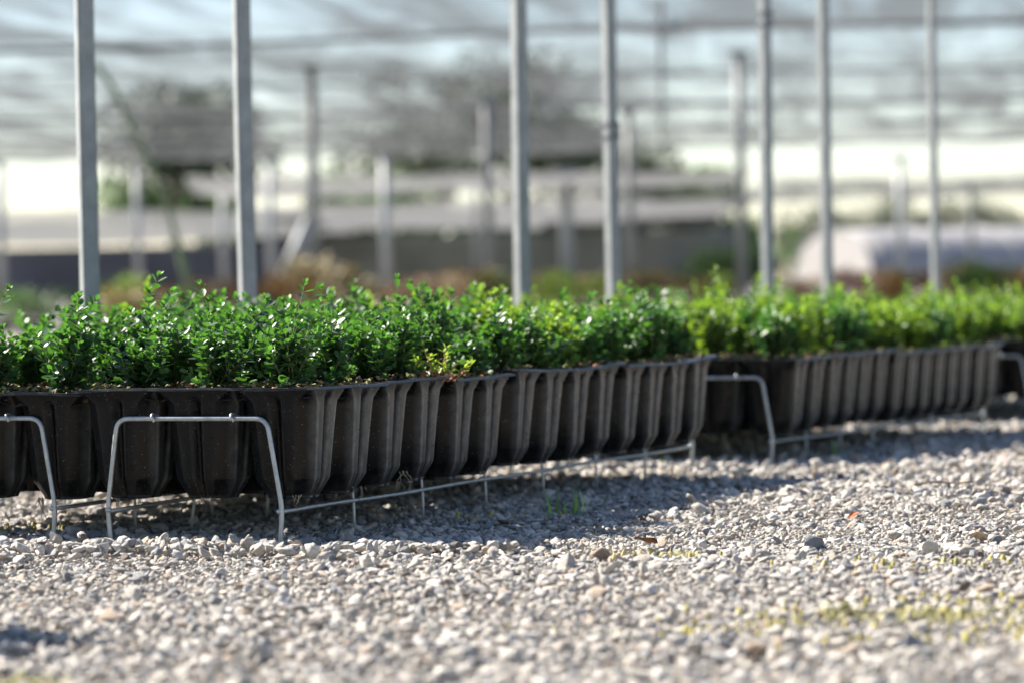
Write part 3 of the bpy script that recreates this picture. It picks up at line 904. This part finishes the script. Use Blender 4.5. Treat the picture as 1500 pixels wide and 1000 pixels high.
# far posts
def far_post(x, y, h, r, lab, mat=M_farpost, top=None):
    t = empty('shade_house_post', (x, y, -.03))
    m = MB(); m.tube([(0, 0, 0), (0, 0, h)], r, 12); m.build('shaft', mat, t)
    m = MB(); m.box((0, 0, h + .02), (r * 4, r * 2.4, .04)); m.build('top_plate', mat, t, False)
    tag(t, lab, 'post', 'posts of the shade houses behind')
def fx(px, d): return (px - 750) / 4900 * d
for (px, d, h, r, lab) in [
    (463, 32, 2.36, .050, 'blurred grey shade house post right of the second near post'),
    (1089, 31, 2.36, .045, 'blurred grey shade house post left of the right pair'),
    (719, 38, 2.36, .055, 'pale shade house post just left of the centre post'),
    (926, 40, 2.30, .050, 'grey shade house post just right of the fourth near post'),
    (568, 60, 2.62, .075, 'thick pale post standing alone left of centre'),
    (400, 62, 2.62, .070, 'thick pale post just right of the second near post'),
    (4, 60, 2.62, .08, 'pale post at the left edge of the picture'),
    (205, 64, 2.62, .06, 'faint pale post behind the leaning pole'),
    (833, 70, 2.62, .13, 'faint pale post between the centre pair of near posts'),
    (700, 74, 2.62, .06, 'thin faint post beside the pale post near centre'),
    (1322, 66, 2.62, .075, 'white post in front of the white tunnel'),
    (1425, 76, 2.3, .07, 'thin post near the right edge before the white tunnel'),
    (330, 78, 2.62, .07, 'faint post behind the orange shrubs at left')]:
    far_post(fx(px, d), d, h, r, lab)
# slanted brace and leaning pole
m = MB(); m.tube([(fx(408, 60), 60, .2), (fx(455, 60), 60, 1.42)], .11, 8)
tag(m.build('diagonal_brace', M_farpost), 'pale slanted brace between two shade house posts at left', 'brace')
m = MB(); pts = [(fx(284, 20), 20, .15), (fx(262, 20), 20, .55), (fx(236, 20), 20, .93), (fx(214, 20), 20, 1.10), (fx(190, 20), 20, 1.32), (fx(165, 20), 20, 1.52), (fx(145, 20), 20, 1.62)]
m.tube(bend(pts, .1, 3), [.024] * 2 + [.017] * (len(bend(pts, .1, 3)) - 2), 8)
tag(m.build('leaning_pole', M_pole), 'dark greenish leaning pole behind the two left posts', 'pole')

# white tunnel greenhouse at the right
t = empty('tunnel_greenhouse', (fx(1150, 120) + 1.5, 118, -.03), R(-66))
bm = bmesh.new(); n = 20; Lg = 24; hw = 2.9; hh = 2.0; segs = 24
rings = []
for j in range(segs + 1):
    yy = Lg * j / segs; rr = []
    for i in range(n + 1):
        a = math.pi * i / n
        rr.append(bm.verts.new((hw * math.cos(a), yy, hh * math.sin(a) ** .8 * (1 - .012 * (j % 2)))))
    rings.append(rr)
for j in range(segs):
    for i in range(n): bm.faces.new((rings[j][i], rings[j][i + 1], rings[j + 1][i + 1], rings[j + 1][i]))
link('film_cover', bm_mesh('film_cover', bm, True), M_poly, t).modifiers.new('thickness', 'SOLIDIFY').thickness = .02
m = MB()
for j in range(0, segs + 1, 3):
    m.tube([((hw + .03) * math.cos(math.pi * i / n), Lg * j / segs, (hh + .03) * math.sin(math.pi * i / n) ** .8) for i in range(n + 1)], .03, 6)
m.build('hoop_frame', M_farpost, t)
m = MB(); v0 = [(hw * .985 * math.cos(math.pi * i / n), .06, hh * .985 * math.sin(math.pi * i / n) ** .8) for i in range(n + 1)]
me = mesh('end_wall', v0 + [(x, y + .04, z) for x, y, z in v0], [tuple(range(n + 1)), tuple(range(2 * n + 1, n, -1))] + [(i, i + n + 1, i + n + 2, i + 1) for i in range(n)])
link('end_wall', me, M_poly, t)
tag(t, 'long white plastic-film tunnel greenhouse with rounded end at right', 'greenhouse')

# shrubs in the middle distance: leaf clumps on short stems in black pots
def clump_mesh(name, seed, n, w, h, leaf, zbase=0.0, lobes=6):
    r = random.Random(seed); V = []; F = []; T = []
    cs = [(Vector((r.gauss(0, .32) * w, r.gauss(0, .32) * w, zbase + h * r.uniform(.3, .85))), r.uniform(.22, .42) * min(w, h)) for _ in range(lobes)]
    for k in range(n):
        c, q = r.choice(cs); v = Vector((r.gauss(0, 1), r.gauss(0, 1), r.gauss(0, 1))).normalized()
        p = c + v * q * r.uniform(.55, 1.12); p.z = max(zbase, p.z)
        d = (v + Vector((r.gauss(0, .7), r.gauss(0, .7), r.gauss(0, .7)))).normalized(); s = d.orthogonal().normalized() * leaf * .32; L = leaf * r.uniform(.6, 1.2)
        b = len(V); V += [p, p + d * L * .5 + s, p + d * L, p + d * L * .5 - s]; F.append((b, b + 1, b + 2, b + 3)); T.append(r.random())
    me = mesh(name, V, F); at = me.attributes.new('tint', 'FLOAT', 'FACE'); at.data.foreach_set('value', T); return me
cl = {c: [clump_mesh('foliage', 50 + i * 3 + j, 700, .40, .38, .055) for j in range(2)] for i, c in enumerate(('orange', 'green', 'lime', 'red', 'olive'))}
cm = {'orange': foliage_mat('orange_foliage', (.12, .06, .02), (.30, .17, .05)), 'green': foliage_mat('green_foliage', (.03, .08, .02), (.09, .19, .04)),
      'lime': foliage_mat('lime_foliage', (.12, .20, .03), (.30, .42, .06)), 'red': foliage_mat('red_foliage', (.10, .05, .035), (.22, .11, .08)),
      'olive': foliage_mat('olive_foliage', (.14, .11, .03), (.30, .22, .07))}
for k_, v_ in cl.items():
    for me in v_: me.materials.append(cm[k_])
pot_m = MB(); pot_m.tube([(0, 0, 0), (0, 0, .005), (0, 0, .13), (0, 0, .15)], [.085, .09, .11, .115], 14); pot_me = pot_m.mesh('pot'); pot_me.materials.append(M_plastic)
stem_m = MB(); stem_m.tube([(0, 0, .1), (.01, 0, .2), (-.01, .01, .3)], [.012, .01, .007], 6); stem_me = stem_m.mesh('stem'); stem_me.materials.append(M_stem)
SH = [(45, 22, 'green', .8), (110, 24, 'green', .75), (165, 27, 'olive', .8), (200, 24, 'lime', .95), (160, 22, 'olive', .75), (195, 28, 'orange', .85), (235, 24, 'olive', .7), (258, 23, 'orange', .75), (287, 25, 'lime', .8), (320, 25, 'orange', .9),
      (345, 27, 'orange', .85), (425, 24, 'orange', .95), (448, 27, 'olive', 1.15), (485, 25, 'olive', 1.25), (515, 28, 'orange', .8), (590, 26, 'orange', .75), (618, 25, 'orange', .95), (640, 24, 'orange', .9), (668, 26, 'olive', .98), (700, 27, 'orange', 1.05),
      (738, 26, 'green', 1.0), (795, 26, 'orange', .95), (822, 25, 'lime', 1.0), (850, 27, 'olive', .85), (925, 26, 'olive', .95), (948, 29, 'orange', .85), (1040, 25, 'olive', .8), (1062, 27, 'lime', .8), (1175, 28, 'orange', .8), (1245, 27, 'red', .9),
      (1270, 29, 'red', .95), (1292, 28, 'orange', .85), (1312, 30, 'green', .95), (1335, 26, 'orange', .8), (1425, 27, 'green', 1.05), (1400, 32, 'olive', .95), (1455, 33, 'olive', .95), (1480, 27, 'orange', .85), (1395, 28, 'orange', .8), (10, 26, 'olive', .7)]
KW = {'orange': 'orange-brown', 'green': 'dark green', 'lime': 'yellow-green', 'red': 'dark red', 'olive': 'olive brown'}
near = lambda px: ('left of the far left post' if px < 115 else 'between the two left posts' if px < 350 else 'right of the second post' if px < 560 else 'left of the centre post' if px < 757 else
                   'between the centre pair of posts' if px < 885 else 'right of the fourth post' if px < 1115 else 'between the right pair of posts' if px < 1205 else 'before the white tunnel' if px < 1365 else 'at the right edge, before the tunnel')
seen = {}
for i, (px, d, c, s) in enumerate(SH):
    t = empty('potted_shrub', (fx(px, d), d, -.03), rnd.uniform(0, 6)); s *= .70; t.scale = (s * 1.3, s * 1.3, s)
    link('foliage', cl[c][i % 2], None, t, (0, 0, .14)); link('pot', pot_me, None, t); link('stem', stem_me, None, t)
    key = (c, near(px)); seen[key] = seen.get(key, 0) + 1
    nth = ['', 'second ', 'third ', 'fourth ', 'fifth '][seen[key] - 1]
    tag(t, f'{nth}blurred {KW[c]} potted shrub in the distance {near(px)}', 'shrub', 'potted shrubs blurred behind the racks')

# trees behind the shade house
tree_cm = [foliage_mat('dark_tree_leaves', (.02, .035, .015), (.06, .09, .035)), foliage_mat('bright_tree_leaves', (.05, .11, .025), (.14, .24, .06))]
def tree(px, d, h, w, mat, lab, seed, low=.25):
    t = empty('tree', (fx(px, d), d, -.1)); r = random.Random(seed)
    m = MB(); m.tube([(0, 0, 0), (.05, 0, h * .3), (-.05, .05, h * .75)], [.05 * w, .035 * w, .01 * w], 8)
    for k in range(6):
        an = r.uniform(0, 6.28); z = h * r.uniform(.3, .6)
        m.tube([(0, 0, z), (math.cos(an) * w * .2, math.sin(an) * w * .2, z + h * .12), (math.cos(an) * w * .38, math.sin(an) * w * .38, z + h * .22)], [.02 * w, .014 * w, .005 * w], 6)
    m.build('trunk', M_bark, t)
    me = clump_mesh('crown', seed, 3200, w, h * (1 - low), w * .085, h * low, 16); me.materials.append(tree_cm[mat]); link('crown', me, None, t)
    tag(t, lab, 'tree')
TR = [(255, 150, 8.9, 5.6, 0, 'large dark tree seen through the shade cloth between the left posts', 1, .45),
      (745, 150, 11.0, 4.4, 0, 'tallest dark tree behind the centre post, through the shade cloth', 2, .40),
      (615, 160, 7.8, 4.6, 0, 'dark tree left of the centre post, lower than its neighbour', 3, .4),
      (820, 155, 7.9, 3.8, 0, 'dark tree right of the centre post, above the pale roof', 4, .4),
      (930, 165, 6.7, 3.8, 0, 'small dark tree right of the fourth post, above the pale roof', 5, .5),
      (200, 150, 5.0, 2.6, 1, 'bright green tree between the two left posts', 6, .6),
      (300, 170, 4.9, 4.0, 1, 'light green tree beside the second post', 7, .75),
      (545, 150, 5.2, 4.0, 1, 'pale green tree behind the lone pale post', 8, .3),
      (1000, 170, 5.9, 5.0, 1, 'green tree crown left of the bright sky gap', 9, .3),
      (1070, 170, 3.2, 3.6, 1, 'round yellow-green tree left of the white tunnel', 10, .1),
      (1190, 190, 4.2, 2.6, 0, 'small dark tree over the rounded end of the tunnel', 11, .2),
      (1240, 200, 4.4, 2.4, 0, 'small tree above the tunnel between the right posts', 12, .2),
      (1304, 200, 5.2, 2.4, 0, 'narrow dark tree rising over the tunnel', 13, .2),
      (1376, 200, 4.8, 2.4, 0, 'dark tree behind the farthest right near post', 14, .2),
      (1440, 200, 5.0, 2.2, 0, 'thin tree over the tunnel near the right edge', 15, .2),
      (1480, 210, 4.0, 2.6, 0, 'low tree at the right edge above the tunnel', 16, .2)]
TR += [(500, 132, 2.9, 4.5, 0, 'low dull green tree behind the grey screen, left end', 21, .1),
       (610, 134, 2.6, 4.5, 1, 'low yellow-green tree behind the grey screen', 22, .1),
       (690, 130, 2.7, 4.0, 0, 'low dark tree behind the grey screen before the centre post', 23, .1),
       (820, 134, 3.0, 5.0, 0, 'wide low dark tree behind the grey screen between the centre posts', 24, .1),
       (960, 130, 2.9, 5.0, 0, 'wide low dark tree behind the grey screen right of the fourth post', 25, .1),
       (365, 136, 2.8, 4.0, 1, 'low pale green tree behind the second post', 26, .1)]
for a in TR: tree(*a)
# hedge beyond the centre
me = clump_mesh('hedge', 90, 9000, 3.2, 2.2, .22, 0, 60)
for i, (px, d, sx) in enumerate([(1075, 95, .55)]):
    t = empty('hedge', (fx(px, d), d, -.05)); t.scale = (sx, .6, .5); me.materials.append(tree_cm[1]); link('foliage', me, None, t)
    m = MB(); m.tube([(0, 0, 0), (0, 0, .8)], .08, 6); m.build('stem', M_bark, t)
    tag(t, 'green hedge bush at the end of the grey side screen', 'hedge')

# ------------------------------------------------------------------ camera, light, sky
cd = bpy.data.cameras.new('camera'); cam = bpy.data.objects.new('camera', cd); COL.objects.link(cam); sc.camera = cam
cd.sensor_width = 36; cd.lens = 4900 / 1500 * 36; cd.clip_start = .05; cd.clip_end = 3000
pitch = math.atan((500 - 415) / 4900)
cam.matrix_world = Matrix.Translation((0, 0, .2575)) @ Matrix.Rotation(math.pi / 2 - pitch, 4, 'X') @ Matrix.Rotation(R(-1.0), 4, 'Z')
cd.dof.use_dof = True; cd.dof.focus_distance = 3.36; cd.dof.aperture_fstop = 6.2; cd.dof.aperture_blades = 9

EL, AZ = R(39), R(-57)
sdir = Vector((math.sin(AZ) * math.cos(EL), math.cos(AZ) * math.cos(EL), math.sin(EL)))
ld = bpy.data.lights.new('sun', 'SUN'); ld.energy = 5.0; ld.angle = R(.53); ld.color = (1, .935, .835)
lo = bpy.data.objects.new('sun', ld); COL.objects.link(lo); lo.rotation_euler = sdir.to_track_quat('Z', 'Y').to_euler()
w = bpy.data.worlds.new('World'); sc.world = w; w.use_nodes = True
nt = w.node_tree; sk = nt.nodes.new('ShaderNodeTexSky'); sk.sky_type = 'NISHITA'; sk.sun_disc = False
sk.sun_elevation = EL; sk.sun_rotation = AZ; sk.air_density = 1.0; sk.dust_density = .3; sk.ozone_density = 1.0
mx = nt.nodes.new('ShaderNodeMix'); mx.data_type = 'RGBA'; mx.blend_type = 'MULTIPLY'; mx.inputs[0].default_value = 1
nt.links.new(sk.outputs[0], mx.inputs[6]); mx.inputs[7].default_value = (.98, .99, 1.09, 1)
nt.links.new(mx.outputs[2], nt.nodes['Background'].inputs[0]); nt.nodes['Background'].inputs[1].default_value = .050
sc.view_settings.view_transform = 'Standard'; sc.view_settings.look = 'None'; sc.view_settings.gamma = 1
sc.view_settings.exposure = 1.82
sc.cycles.transparent_max_bounces = 16; sc.cycles.max_bounces = 8
print('boxwoods', count, 'stones', len(pts))
